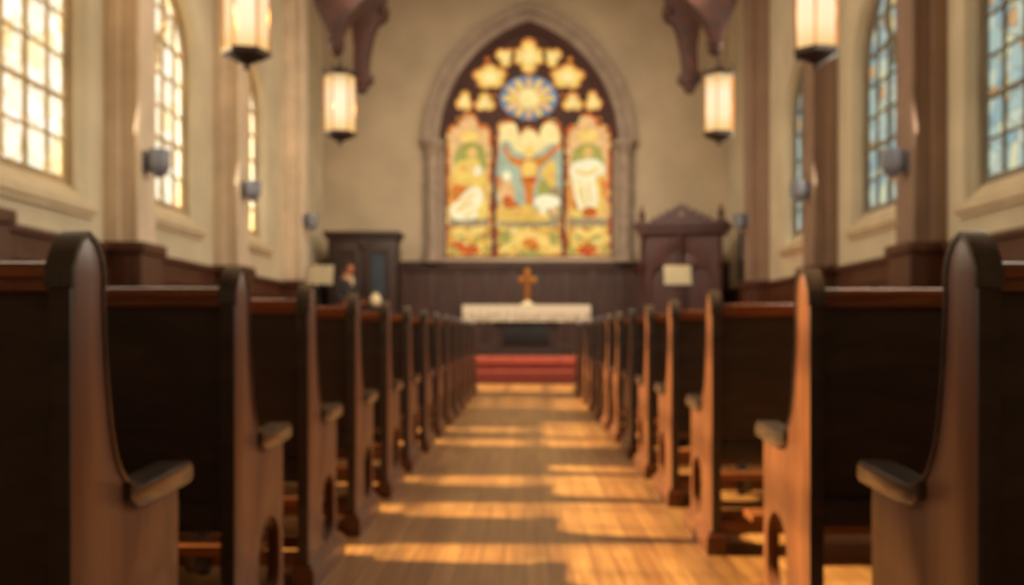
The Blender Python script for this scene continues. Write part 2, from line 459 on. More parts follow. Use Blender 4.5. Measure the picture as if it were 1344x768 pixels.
g_blue = emis('blue_glass', (140, 150, 164), .9, .12, 8)
g_teal = emis('pale_teal_glass', (184, 190, 156), .95, .1, 7)
g_green = emis('green_glass', (184, 172, 88), .92, .08, 7)
g_white = emis('cream_white_glass', (255, 238, 190), 1.05, .05, 7)
g_yell = emis('yellow_robe_glass', (250, 206, 104), 1.0, .08, 7)
g_orange = emis('orange_glass', (226, 132, 58), 1.0, .12, 7)
g_red = emis('red_glass', (212, 98, 48), .95, .12, 8)
g_rose = emis('rosy_glass', (244, 190, 124), 1.0, .1, 8)
g_grey = emis('stone_grey_glass', (178, 152, 108), .9, .1, 8)
g_ground = emis('ochre_glass', (240, 188, 92), 1.0, .1, 7)
g_border = mosaic('border_glass', [(0, (214, 104, 48)), (.3, (238, 168, 86)), (.5, (176, 74, 40)), (.65, (240, 196, 120)), (.85, (196, 96, 60))], 1.0, 9, lead=.02)
g_floral = mosaic('floral_glass', [(0, (238, 178, 78)), (.34, (226, 140, 60)), (.5, (246, 200, 100)), (.7, (184, 158, 76)), (.8, (214, 104, 50)), (.92, (250, 214, 130))], 1.0, 6.5, lead=.02)
YG = YE+.16
for f, c in foils:
    o = wl('foil_pane', [PP(scale2(f, 1.06, c))], .01, YG, g_amber)
    wl('inner_glass', [PP(scale2(f, .80, c))], .008, YG-.009, g_gold, o)
    wl('bright_centre', [PP(scale2(f, .42, c))], .006, YG-.016, g_pale, o)
for f, c in smalls: wl('small_pane', [PP(scale2(f, 1.1, c))], .01, YG, g_orange)
ro = wl('sunburst_pane', [PP(scale2(rose, 1.05, (694, 127)))], .01, YG, g_blue)
pet = []
for k in range(12):
    t = 2*PI*k/12+PI/12*0; d = (math.cos(t), -math.sin(t)*.82); nrm = (-d[1], d[0])
    pts = [(694+d[0]*9+nrm[0]*2, 127+d[1]*9+nrm[1]*2), (694+d[0]*24+nrm[0]*4.6, 127+d[1]*24+nrm[1]*4.6), (694+d[0]*35, 127+d[1]*35), (694+d[0]*24-nrm[0]*4.6, 127+d[1]*24-nrm[1]*4.6), (694+d[0]*9-nrm[0]*2, 127+d[1]*9-nrm[1]*2)]
    wl('ray', [PP(smoothp(pts, 3))], .006, YG-.010, g_rose if k % 2 else g_yell, ro)
disc = [(694+13*math.cos(2*PI*k/24), 127+12*math.sin(2*PI*k/24)) for k in range(24)]
wl('sun_disc', [PP(disc)], .006, YG-.018, g_pale, ro)
# lights (lancets)
for key, lan, c in (('l', lanL, (615.5, 250)), ('c', lanC, (694.5, 250)), ('r', lanR, (772.5, 250))):
    o = wl('lancet_light', [PP(scale2(lan, 1.02, c))], .01, YG, g_border)
    x0 = min(p[0] for p in lan); x1 = max(p[0] for p in lan)
    inn = [(c[0]+(x-c[0])*(.86 if key != 'c' else .92), min(y+5, 332)) for x, y in lan]
    wl('background_glass', [PP(inn)], .006, YG-.009, g_rose if key != 'c' else g_pale, o)
    q = .86 if key != 'c' else .92; hw = (x1-x0)/2*q
    wl('floral_panel', [PP([(c[0]-hw, 334), (c[0]+hw, 334), (c[0]+hw, 293), (c[0]-hw, 293)])], .006, YG-.014, g_floral, o)
    wl('ground_strip', [PP([(c[0]-hw, 297), (c[0]+hw, 297), (c[0]+hw, 285), (c[0]-hw, 285)])], .006, YG-.018, g_grey, o)
    def pc(name, mat, pts, lay, sm=True):   # pts in 4.267x crop coordinates of the window
        q_ = [(575+x/4.267, 170+y/4.267) for x, y in pts]
        return wl(name, [PP(smoothp(q_, 4) if sm else q_)], .005, YG-.019-.006*lay, mat, o)
    def ell(cx, cy, rx, ry, n=10): return [(cx+rx*math.cos(2*PI*k/n), cy+ry*math.sin(2*PI*k/n)) for k in range(n)]
    if key == 'l':
        pc('arched_backdrop', g_green, [(92, 215), (90, 130), (125, 82), (180, 64), (238, 82), (266, 130), (266, 225), (180, 235)], 0)
        pc('gold_panel', g_gold, ell(175, 30, 60, 34), 0)
        pc('lower_backdrop', g_ground, [(60, 240), (280, 240), (280, 480), (60, 480)], 0, False)
        pc('robe_fold', g_yell, [(235, 335), (262, 390), (272, 470), (240, 500), (212, 470), (215, 390)], 1)
        pc('orange_drape', g_orange, [(70, 325), (125, 300), (170, 325), (140, 380), (78, 402)], 2)
        pc('skirt', g_white, [(180, 322), (240, 330), (250, 395), (222, 430), (215, 488), (150, 502), (85, 495), (68, 440), (112, 388)], 3)
        for fp in ([(120, 395), (200, 350), (206, 360), (130, 410)], [(100, 440), (190, 400), (196, 412), (110, 458)], [(140, 480), (205, 440), (208, 452), (150, 490)]):
            pc('robe_crease', g_gold, fp, 4)
        for fp in ([(105, 250), (150, 275), (220, 268), (222, 280), (150, 290), (100, 268)], [(120, 200), (150, 190), (150, 240), (140, 245)]):
            pc('robe_crease', g_ground, fp, 5)
        pc('robe', g_yell, [(150, 165), (212, 158), (240, 205), (262, 275), (225, 305), (170, 312), (105, 300), (76, 250), (92, 190)], 4)
        pc('sleeve', g_white, ell(222, 226, 26, 28), 5)
        pc('head', g_ground, ell(186, 128, 30, 32), 6); pc('face', g_rose, ell(192, 132, 17, 20), 7)
        pc('red_blossom', g_red, ell(175, 672, 56, 26), 1); pc('leaf', g_green, ell(78, 675, 24, 22), 1); pc('leaf', g_green, ell(275, 675, 20, 22), 1)
        pc('leaf', g_green, ell(130, 600, 22, 16), 1); pc('leaf', g_green, ell(225, 600, 22, 16), 1)
        pc('gold_spray', g_gold, [(90, 560), (130, 540), (176, 575), (230, 535), (265, 560), (230, 585), (176, 600), (120, 585)], 2)
    elif key == 'c':
        pc('sky', g_teal, [(345, 95), (395, 60), (430, 110), (480, 130), (545, 130), (600, 95), (640, 70), (686, 110), (690, 420), (340, 420)], 0)
        pc('gold_canopy', g_pale, [(400, 20), (450, 40), (512, 15), (570, 40), (625, 20), (600, 80), (540, 100), (512, 120), (480, 100), (420, 80)], 1)
        pc('hill', g_ground, [(330, 432), (420, 440), (505, 410), (560, 450), (620, 485), (610, 505), (460, 512), (332, 505)], 2)
        pc('dark_bank', g_grey, [(600, 330), (688, 330), (690, 480), (620, 480)], 1)
        pc('left_branch', g_orange, [(490, 205), (430, 195), (388, 155), (366, 92), (382, 84), (408, 135), (450, 158), (500, 160)], 3)
        pc('right_branch', g_orange, [(530, 205), (585, 195), (640, 140), (684, 90), (672, 74), (620, 118), (570, 150), (520, 160)], 3)
        pc('trunk_figure', g_orange, [(462, 185), (510, 158), (562, 185), (552, 270), (535, 345), (530, 412), (490, 412), (486, 345), (466, 270)], 4)
        pc('tunic', g_yell, [(474, 190), (510, 170), (550, 190), (540, 262), (478, 262)], 5)
        pc('sash', g_red, [(470, 262), (550, 262), (546, 288), (474, 288)], 6)
        pc('head', g_gold, ell(510, 120, 30, 38), 5)
        pc('kneeling_robe', g_rose, [(385, 262), (420, 300), (430, 370), (410, 420), (350, 425), (336, 340), (352, 285)], 3)
        pc('kneeling_head', g_white, ell(386, 256, 24, 26), 4)
        pc('red_skirt', g_red, [(362, 375), (400, 368), (436, 402), (458, 424), (420, 436), (372, 432)], 5)
        pc('maroon_fold', g_orange, [(330, 255), (350, 265), (345, 330), (330, 340)], 4)
        pc('green_robe', g_green, [(562, 290), (600, 262), (632, 300), (620, 368), (565, 380), (555, 340)], 3)
        pc('wing', g_ground, [(648, 165), (660, 220), (655, 320), (620, 300), (575, 240), (602, 200)], 4)
        pc('lamb', g_white, ell(612, 402, 72, 40), 5); pc('lamb_leg', g_white, ell(585, 452, 14, 22), 5); pc('lamb_leg', g_rose, ell(650, 452, 22, 24), 5)
        pc('scroll', g_gold, [(345, 690), (360, 640), (420, 590), (512, 560), (600, 590), (660, 640), (675, 690), (600, 660), (512, 610), (420, 660)], 1)
        pc('leaf', g_green, ell(375, 600, 34, 40), 2); pc('leaf', g_green, ell(650, 610, 30, 40), 2)
        pc('red_blossom', g_orange, ell(510, 630, 44, 26), 2); pc('leaf', g_green, ell(512, 690, 70, 16), 2)
    else:
        pc('arched_backdrop', g_green, [(756, 215), (754, 130), (786, 88), (840, 68), (895, 88), (924, 130), (926, 225), (840, 235)], 0)
        pc('gold_panel', g_gold, ell(840, 28, 62, 34), 0)
        pc('lower_backdrop', g_ground, [(736, 240), (944, 240), (944, 480), (736, 480)], 0, False)
        pc('cloak', g_orange, [(742, 300), (775, 290), (800, 380), (790, 445), (748, 425), (742, 360)], 1)
        pc('cloak', g_orange, [(910, 280), (944, 290), (946, 360), (930, 400), (915, 350)], 1)
        pc('robe_fold', g_yell, [(860, 260), (905, 280), (922, 360), (934, 440), (890, 480), (866, 400)], 2)
        pc('robe', g_white, [(800, 168), (880, 160), (928, 195), (932, 240), (880, 268), (896, 350), (890, 420), (850, 440), (800, 452), (768, 380), (752, 280), (738, 225), (758, 185)], 3)
        for fp in ([(770, 215), (830, 235), (890, 205), (900, 220), (835, 256), (775, 235)], [(800, 290), (812, 290), (830, 430), (815, 432)], [(838, 285), (848, 285), (862, 400), (850, 404)], [(775, 280), (784, 282), (800, 380), (792, 384)]):
            pc('robe_crease', g_yell, fp, 4)
        pc('feet_cloth', g_red, ell(850, 458, 44, 30), 4); pc('foot', g_yell, ell(778, 472, 30, 20), 4)
        pc('head', g_ground, ell(840, 124, 30, 34), 5); pc('face', g_rose, ell(846, 130, 17, 20), 6)
        pc('red_blossom', g_red, ell(840, 672, 56, 26), 1); pc('leaf', g_green, ell(745, 675, 22, 22), 1); pc('leaf', g_green, ell(935, 675, 20, 22), 1)
        pc('leaf', g_green, ell(795, 600, 22, 16), 1); pc('leaf', g_green, ell(888, 600, 22, 16), 1)
        pc('gold_spray', g_gold, [(755, 560), (795, 540), (840, 575), (890, 535), (925, 560), (890, 585), (840, 600), (785, 585)], 2)
# stone surround of the great window
tn += 1
sur = struct(bpy.data.objects.new('trim_%d' % tn, None), 'moulded stone arch and side shafts around the great stained glass window', 'arch'); C.objects.link(sur)
def archring(a1, ap1, a2, ap2, y0, y1, mat, name, bottom=z_sp):
    o1 = arch(WC, a1, bottom, z_sp, ap1, 28); o2 = arch(WC, a2, bottom-.001, z_sp, ap2, 28)
    # open ring: outer forward then inner backward
    outer = o1[1:] + [o1[0]]; inner = (o2[1:] + [o2[0]])[::-1]
    return link(name, flat([outer+inner], y1-y0, 'XZ', (y0+y1)/2, .012), mat, sur)
ap = lambda dpx: Z_(36-dpx, YE)
archring(a_in+28*PXM, ap(30), a_in+19*PXM, ap(20), YE-.22, YE, m_stone, 'hood_mould')
archring(a_in+19*PXM, ap(20), a_in+7*PXM, ap(8), YE-.12, YE, m_stone, 'arch_order')
archring(a_in+7*PXM, ap(8), a_in-1*PXM, ap(-1), YE-.05, YE+.05, m_trac, 'inner_arch_order')
for s in (-1, 1):
    mb = MB(); mb.tube([(WC+s*(a_in+.24), YE-.12, z_bot-.12), (WC+s*(a_in+.24), YE-.12, z_sp-.2)], .15, 20)
    mb.box(WC+s*(a_in+.24)-.24, WC+s*(a_in+.24)+.24, YE-.06, YE, z_bot-.1, z_sp)
    mb.build('side_shaft', m_stone, sur)
    mb = MB(); mb.lathe([(.15, -.26), (.17, -.24), (.16, -.2), (.2, -.1), (.27, -.04), (.29, 0), (.29, .05)], 20, Matrix.Translation((WC+s*(a_in+.24), YE-.12, z_sp)))
    mb.build('capital', m_stone, sur)
    mb = MB(); mb.lathe([(.24, 0), (.24, .08), (.19, .14), (.2, .2), (.15, .26)], 20, Matrix.Translation((WC+s*(a_in+.24), YE-.12, z_bot-.12)))
    mb.build('shaft_base', m_stone, sur)
# far panelling
tn += 1
mb = MB(); zt = Z_(345, YE)
mb.box(-W, W, YE-.05, YE, .4, zt-.08)
mb.box(-W, W, YE-.16, YE, zt-.10, zt+.03, .02); mb.box(-W, W, YE-.11, YE, zt-.2, zt-.10, .015); mb.box(-W, W, YE-.10, YE, .4, .62, .01)
n = 15
for k in range(n+1):
    x = -W+2*W*k/n; mb.box(max(-W, x-.06), min(W, x+.06), YE-.085, YE, .6, zt-.2, .008)
struct(mb.build('baseboard_far', m_wainsfar), 'tall brown panelling across the far wall behind the altar', 'wainscot')

# dais and red steps
struct(MB().box(-W, W, 17.35, YE, 0, .42, .01).build('floor_dais', m_dais), 'raised wooden dais floor around the altar', 'floor')
st = thing('altar_steps', 'wide red carpeted steps leading up to the altar', 'steps', (0, 17.0, 0)); st['kind'] = 'structure'
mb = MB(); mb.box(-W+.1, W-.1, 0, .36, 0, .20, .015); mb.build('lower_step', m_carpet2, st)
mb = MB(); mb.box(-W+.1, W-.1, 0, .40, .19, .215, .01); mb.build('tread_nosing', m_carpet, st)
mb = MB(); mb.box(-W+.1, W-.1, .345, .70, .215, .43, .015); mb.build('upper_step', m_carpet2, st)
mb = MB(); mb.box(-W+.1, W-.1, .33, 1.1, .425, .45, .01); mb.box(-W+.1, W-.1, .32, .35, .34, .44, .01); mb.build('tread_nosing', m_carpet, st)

# roof truss brackets
def px_poly(pts, Y): return [(X_(x, Y), Z_(y, Y)) for x, y in pts]
t1 = [(392, -90), (408, -20), (413, 4), (424, 28), (432, 46), (431, 56), (436, 66), (443, 62), (446, 52), (445, 42), (452, 26), (468, 6), (492, -20), (520, -90)]
t2 = [(396, -70), (440, -14), (452, 10), (461, 32), (465, 60), (464, 92), (458, 96), (460, 104), (465, 107), (468, 117), (476, 117), (480, 108), (486, 104), (486, 97), (480, 92), (482, 70), (488, 42), (494, 27), (502, 24), (507, 16), (502, 5), (506, -20), (516, -70)]
wb = [(250, -50), (270, -8), (276, 8), (284, 18), (292, 24), (298, 22), (298, 8), (312, -10), (330, -50)]
for idx, (Y, polys, nm) in enumerate(((14.32, (t1, wb), 'nearer'), (18.32, (t2,), 'farther'))):
    for s, sn in ((1, 'left'), (-1, 'right')):
        tn += 1
        o = struct(bpy.data.objects.new('trim_%d' % tn, None), 'carved brown hammer-beam roof truss end, the %s one over the %s wall' % (nm, sn), 'roof truss'); C.objects.link(o)
        for k, p in enumerate(polys):
            q = px_poly(p, Y); q = [(x*s, z) for x, z in q]
            link('carved_bracket' if k == 0 else 'wall_brace', flat([q], .26, 'XZ', Y+.18, .02), m_bark, o)
        mb = MB(); x0 = X_(392, Y)*s; ztop = Z_(-70, Y)
        mb.box(*sorted((-s*W, -s*1.7)), Y, Y+.36, ztop-.1, ztop+.35, .02); mb.build('hammer_beam', m_bark, o)
        mb = MB(); mb.tube([(-s*W, Y+.18, ztop-.3), (-s*2.2, Y+.18, 9.6)], .14, 6); mb.build('rafter_brace', m_bark, o)
        mb = MB(); 
        for (px, py, rr) in (((503, 14, .11), (472, 104, .10)) if idx else ((437, 56, .08),)):
            mb.ball((X_(px, Y)*s, Y+.05, Z_(py, Y)), rr)
        mb.build('carved_boss', m_bark, o)

# ------------------------------------------------------------------ pews
T = .038
prof_front = [(.012, .985), (.03, 1.008), (.055, 1.02), (.085, 1.008), (.104, .985), (.112, .955), (.110, .92), (.112, .88), (.118, .82), (.128, .76), (.140, .70), (.158, .65), (.180, .615), (.210, .588), (.25, .572), (.30, .570)]
def make_pew(s):
    """s = +1: pew stretches away to +x from the aisle, -1 to -x. Origin: floor, rear edge of the aisle end."""
    root = thing('church_pew', '', 'pew', (0,0,0), 0, 'wooden church pews lining the aisle')
    L = 3.30
    out = [(0, .0), (0, .955), (.004, .972)] + prof_front + [(.47, .565), (.478, .50), (.475, .30), (.48, .09), (.50, .0)]
    hole = [(.33+.115*math.cos(t), (.245+.10*math.sin(t)) if math.sin(t) > 0 else (.17+.075*math.sin(t))) for t in [2*PI*k/28 for k in range(28)]]
    def endp(x0): return flat([out, hole], T-.008, 'YZ', x0, .004)
    link('end_panel', endp(s*T/2), m_pewend, root)
    me = flat([[p for p in out]], T-.008, 'YZ', s*(L-T/2), .004); link('wall_end_panel', me, m_pewend, root)
    # lacquered moulding following the top edge
    path = [(-.004, .93), (-.003, .96)] + prof_front
    def ribbon(x0, x1, th=.007):
        b = bmesh.new(); rows = []
        for i, p in enumerate(path):
            a = Vector(path[max(i-1, 0)]); c = Vector(path[min(i+1, len(path)-1)]); d = (c-a).normalized(); n = Vector((-d.y, d.x))
            q = Vector(p)+n*th
            pi_ = Vector(p)-n*.003
            rows.append([b.verts.new((x0, pi_.x, pi_.y)), b.verts.new((x0, q.x, q.y)), b.verts.new((x1, q.x, q.y)), b.verts.new((x1, pi_.x, pi_.y))])
        for r0, r1 in zip(rows, rows[1:]):
            for k in range(4): b.faces.new((r0[k], r0[(k+1)%4], r1[(k+1)%4], r1[k]))
        b.faces.new(rows[0]); b.faces.new(rows[-1][::-1]); bmesh.ops.recalc_face_normals(b, faces=b.faces)
        return b
    mb = MB(); mb.add(ribbon(-s*.003, s*(T+.003))); mb.build('edge_moulding', m_pewtrim, root)
    # armrest
    arm = [(.235, .574), (.30, .575), (.44, .582), (.505, .586), (.522, .574), (.524, .556), (.512, .549), (.44, .546), (.30, .542), (.235, .546), (.205, .562), (.205, .585)]
    link('armrest', flat([arm], T+.020, 'YZ', s*T/2, .005), m_pewtrim, root)
    # plinth at the foot of the aisle end
    mb = MB(); mb.box(*sorted((-s*.022, s*(T+.015))), -.02, .56, 0, .075, .008); mb.box(*sorted((-s*.012, s*(T+.008))), -.01, .53, .075, .092, .005)
    mb.build('plinth', m_pewend, root)
    mb = MB(); mb.box(*sorted((s*.001, s*(T-.001))), -.007, .0, .093, .94, .002); mb.build('rear_shade_strip', m_pewdark, root)  # dark strip standing in for shade on the end panel's rear face
    x0, x1 = sorted((s*T, s*(L-T)))
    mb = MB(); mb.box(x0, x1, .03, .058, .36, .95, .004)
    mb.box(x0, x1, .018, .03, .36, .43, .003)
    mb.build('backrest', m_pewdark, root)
    mb = MB(); mb.box(x0, x1, .005, .085, .945, .972, .010); mb.box(x0, x1, .015, .07, .925, .945, .004); mb.build('top_rail', m_pewrail, root)
    mb = MB(); mb.box(x0, x1, .055, .49, .405, .435, .01); mb.box(x0, x1, .44, .465, .335, .405, .004); mb.build('seat', m_kneel, root)
    mb = MB(); mb.box(x0, x1, .03, .055, .075, .125, .004); mb.box(x0, x1, .42, .44, .05, .10, .004); mb.build('stretcher', m_kneel, root)
    for xx in (s*.35, s*1.3, s*2.2, s*3.0):
        p = [(.03, .36), (.03, .06), (-.01, .06), (-.03, .10), (-.06, .085), (-.09, .10), (-.12, .095), (-.14, .13), (-.15, .155), (-.06, .155), (-.01, .24)]
        link('kneeler_bracket', flat([p], .03, 'YZ', xx, .003), m_pewdark, root)
    mb = MB(); mb.box(*sorted((s*.12, s*(L-.12))), -.16, -.02, .155, .185, .008); mb.build('kneeler', m_kneel, root)
    return root
ordn = ['nearest', 'second', 'third', 'fourth', 'fifth', 'sixth', 'seventh', 'eighth', 'ninth', 'tenth', 'eleventh', 'twelfth', 'thirteenth', 'fourteenth']
LZ = [1.575, 2.46, 3.29, 4.2, 5.17, 6.12, 7.15, 8.2, 9.2, 10.2, 11.2, 12.15, 13.1, 14.0]
RZ = [1.585, 2.52, 3.84, 4.9, 5.85, 6.8, 7.75, 8.7, 9.75, 10.8, 11.9, 12.95, 13.95]
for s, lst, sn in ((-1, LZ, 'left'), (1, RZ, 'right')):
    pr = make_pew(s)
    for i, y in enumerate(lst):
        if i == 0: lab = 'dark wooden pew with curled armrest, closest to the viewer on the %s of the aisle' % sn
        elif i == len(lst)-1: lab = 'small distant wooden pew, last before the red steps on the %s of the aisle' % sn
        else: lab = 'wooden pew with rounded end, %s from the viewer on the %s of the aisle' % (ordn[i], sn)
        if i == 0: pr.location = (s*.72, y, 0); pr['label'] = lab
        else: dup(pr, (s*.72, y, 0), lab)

# ------------------------------------------------------------------ lanterns
def lamp_glass_mat():
    m, nt, out = newmat('frosted_lantern_glass')
    e = N(nt, 'ShaderNodeEmission', i_Strength=.8)
    tc = N(nt, 'ShaderNodeTexCoord'); sp = N(nt, 'ShaderNodeSeparateXYZ'); nt.links.new(tc.outputs['Object'], sp.inputs[0])
    r = ramp(nt, [(0, (240, 190, 116)), (.3, (255, 234, 188)), (.7, (255, 240, 204)), (1, (248, 210, 144))])
    mr = N(nt, 'ShaderNodeMapRange'); mr.inputs['From Min'].default_value = 0; mr.inputs['From Max'].default_value = .8
    nt.links.new(sp.outputs[2], mr.inputs['Value']); nt.links.new(mr.outputs[0], r.inputs['Fac'])
    lw = N(nt, 'ShaderNodeLayerWeight', i_Blend=.35)
    mx = N(nt, 'ShaderNodeMix', data_type='RGBA'); mx.inputs[7].default_value = lin((232, 176, 96))
    nt.links.new(lw.outputs['Facing'], mx.inputs[0]); nt.links.new(r.outputs[0], mx.inputs[6])
    nt.links.new(mx.outputs[2], e.inputs['Color'])
    t = N(nt, 'ShaderNodeBsdfTransparent'); t.inputs[0].default_value = (.4, .4, .4, 1)
    a = N(nt, 'ShaderNodeAddShader'); nt.links.new(e.outputs[0], a.inputs[0]); nt.links.new(t.outputs[0], a.inputs[1]); nt.links.new(a.outputs[0], out.inputs[0])
    return m
m_lampglass = lamp_glass_mat()
def make_lantern(R, H):
    root = thing('hanging_lantern', '', 'lantern', (0,0,0), 0, 'hexagonal lanterns hanging over the nave')
    r0 = math.radians(12)
    V = [(R*math.cos(r0+PI/3*k), R*math.sin(r0+PI/3*k)) for k in range(6)]
    for k in range(6):
        a, c = V[k], V[(k+1) % 6]; b = bmesh.new()
        vs = [b.verts.new(p) for p in ((a[0], a[1], 0), (c[0], c[1], 0), (c[0], c[1], H), (a[0], a[1], H))]; b.faces.new(vs)
        bmesh.ops.solidify(b, geom=list(b.faces), thickness=.008)
        mb = MB(); mb.add(b); mb.build('glass_panel', m_lampglass, root, smooth=False)
    mb = MB()
    for a in V: mb.tube([(a[0]*1.02, a[1]*1.02, -.02), (a[0]*1.02, a[1]*1.02, H+.02)], .011, 6)
    mb.build('frame', m_brass, root)
    mb = MB(); mb.lathe([(R*1.1, -.05), (R*1.12, -.02), (R*1.08, 0.0)], 6, None, r0); mb.lathe([(.02, -.14), (.05, -.13), (R*.55, -.10), (R*1.0, -.05), (R*1.05, -.035)], 6, None, r0)
    mb.build('bottom_cap', m_iron, root)
    mb = MB(); mb.lathe([(.012, -.19), (.03, -.18), (.035, -.165), (.02, -.15), (.03, -.13)], 12); mb.build('finial', m_iron, root)
    mb = MB(); mb.lathe([(R*1.06, H-.005), (R*1.12, H+.02), (R*1.06, H+.04), (R*.7, H+.08), (R*.3, H+.13), (.03, H+.15)], 6, None, r0)
    for k in range(6):
        a = V[k]; mb.tube([(a[0], a[1], H+.03), (a[0]*1.12, a[1]*1.12, H+.10), (a[0]*.9, a[1]*.9, H+.14)], [.014, .012, .005], 6)
    mb.build('top_cap', m_iron, root)
    mb = MB(); mb.tube([(0, 0, H+.13), (0, 0, 9.0)], .010, 6)
    for k in range(30):
        zz = H+.2+k*.11; rr = [(.022*math.cos(2*PI*j/10), 0, .045*math.sin(2*PI*j/10)) for j in range(11)]
        M = Matrix.Translation((0, 0, zz)) @ Matrix.Rotation(PI/2*(k % 2), 4, 'Z'); mb.tube(rr, .006, 5, M)
    mb.build('chain', m_iron, root)
    return root
LAN = [(-2.75, 9.75, Z_(67, 9.75), 'big glowing hexagonal lantern at the upper left, closer of the left pair'),
       (2.86, 9.75, Z_(66, 9.75), 'big glowing hexagonal lantern at the upper right, closer of the right pair'),
       (-2.72, 14.5, Z_(174, 14.5), 'smaller distant glowing lantern hanging left of the great window'),
       (2.83, 14.5, Z_(174, 14.5), 'smaller distant glowing lantern hanging right of the great window')]
la = make_lantern(.215, .82)
for i, (x, y, z, lab) in enumerate(LAN):
    if i == 0: la.location = (x, y, z); la['label'] = lab
    else: dup(la, (x, y, z), lab)

# ------------------------------------------------------------------ wall sconces
def make_sconce(s):
    r = thing('wall_sconce', '', 'sconce', (0,0,0), 0, 'grey metal sconces on the pilasters')
    mb = MB(); mb.box(*sorted((0, -s*.03)), -.09, .09, -.1, .12, .01); mb.build('backplate', m_grey, r)
    mb = MB(); mb.tube([(-s*.02, 0, -.02), (-s*.08, 0, -.10), (-s*.14, 0, -.06)], .015, 8); mb.build('arm', m_iron, r)
    mb = MB(); mb.lathe([(.04, -.16), (.055, -.14), (.10, -.09), (.115, -.03), (.115, .14), (.107, .14), (.10, -.02), (.03, -.10)], 24, Matrix.Translation((-s*.16, 0, 0)))
    mb.build('shade', m_grey, r)
    return r
for s, sn in ((-1, 'left'), (1, 'right')):
    sc0 = make_sconce(s)
    for i, (y, z, q) in enumerate(((10.8, 2.72, 'nearest'), (14.5, 2.95, 'middle'), (18.5, 2.95, 'farthest'))):
        loc = (s*(W-.345), y, z); lab = '%s grey cylindrical sconce on a pilaster of the %s wall' % (q, sn)
        if i == 0: sc0.location = loc; sc0['label'] = lab
        else: dup(sc0, loc, lab)

# ------------------------------------------------------------------ altar group
D = .45
ax = X_(691, 18.5)
al = thing('altar', 'dark wooden altar table on the dais under a white lace cloth', 'altar', (ax, 18.5, D))
mb = MB(); mb.box(-1.15, 1.15, -.02, .72, .86, .93, .01); mb.build('tabletop', m_altar, al)
mb = MB(); mb.box(-.56, .56, .06, .64, .06, .86, .01); mb.build('body', m_altar, al)
mb = MB(); mb.box(-.64, .64, 0, .70, 0, .08, .015); mb.box(-.60, .60, .03, .67, .08, .12, .01); mb.build('base', m_altar, al)
for sx_ in (-.58, .58):
    for sy_ in (.05, .65):
        mb = MB(); mb.lathe([(.05, .08), (.05, .2), (.035, .25), (.045, .5), (.035, .72), (.055, .78), (.055, .86)], 14, Matrix.Translation((sx_, sy_, 0))); mb.build('column', m_altar, al)
mb = MB()
mb.mesh(flat([[(-.42, .2), (.42, .2), (.42, .5), (.3, .68), (0, .76), (-.3, .68), (-.42, .5)]], .02, 'XZ', .05, .005)); mb.build('front_panel', m_black, al)
def cloth_mat():
    m, nt, out = newmat('white_lace_cloth')
    b = N(nt, 'ShaderNodeBsdfPrincipled', i_Roughness=.85)
    tc = N(nt, 'ShaderNodeTexCoord'); sp = N(nt, 'ShaderNodeSeparateXYZ'); nt.links.new(tc.outputs['Object'], sp.inputs[0])
    v = coords(nt, (1, 1, 1)); vo = N(nt, 'ShaderNodeTexVoronoi', i_Scale=26.0); nt.links.new(v, vo.inputs['Vector'])
    lt = N(nt, 'ShaderNodeMath', operation='LESS_THAN'); lt.inputs[1].default_value = -.17; nt.links.new(sp.outputs[2], lt.inputs[0])
    gt = N(nt, 'ShaderNodeMath', operation='LESS_THAN'); gt.inputs[1].default_value = .42; nt.links.new(vo.outputs['Distance'], gt.inputs[0])
    mu = N(nt, 'ShaderNodeMath', operation='MULTIPLY'); nt.links.new(lt.outputs[0], mu.inputs[0]); nt.links.new(gt.outputs[0], mu.inputs[1])
    mx = N(nt, 'ShaderNodeMix', data_type='RGBA'); mx.inputs[6].default_value = lin((206, 194, 170)); mx.inputs[7].default_value = lin((120, 96, 76))
    nt.links.new(mu.outputs[0], mx.inputs[0]); nt.links.new(mx.outputs[2], b.inputs['Base Color']); nt.links.new(b.outputs[0], out.inputs[0])
    return m
# draped cloth with scalloped hem and soft folds
b = bmesh.new(); hx, y0, y1 = 1.19, -.05, .75
per = []
nX, nY = 120, 36
for k in range(nX): per.append((-hx+2*hx*k/nX, y0, 0, -1))
for k in range(nY): per.append((hx, y0+(y1-y0)*k/nY, 1, 0))
for k in range(nX): per.append((hx-2*hx*k/nX, y1, 0, 1))
for k in range(nY): per.append((-hx, y1-(y1-y0)*k/nY, -1, 0))
rows = []
for j in range(7):
    t = j/6; row = []
    for i, (x, y, nx, ny) in enumerate(per):
        w = (.008+.012*t)*math.sin(i*.75)*t + .006*t; drop = .30*t
        if j == 6: drop += .018*abs(math.sin(i*.39))
        row.append(b.verts.new((x+nx*w, y+ny*w, -drop)))
    rows.append(row)
n_ = len(per)
for r0, r1 in zip(rows, rows[1:]):
    for k in range(n_): b.faces.new((r0[k], r0[(k+1) % n_], r1[(k+1) % n_], r1[k]))
b.faces.new(rows[0]); bmesh.ops.recalc_face_normals(b, faces=b.faces)
mb = MB(); mb.add(b)
tag(mb.build('altar_cloth', cloth_mat(), loc=(ax, 18.5, D+.945)), 'white altar cloth with a lace hem draped over the altar', 'altar cloth')
cr = thing('altar_cross', 'gold standing cross at the middle of the altar cloth', 'cross', (X_(692, 18.8), 18.8, D+.947))
mb = MB(); mb.lathe([(.13, 0), (.13, .025), (.09, .045), (.05, .07), (.03, .10)], 20); mb.build('base', m_ivory, cr)
def flare(w0, w1, L_): return [(-w0, 0), (w0, 0), (w1, L_), (-w1, L_)]
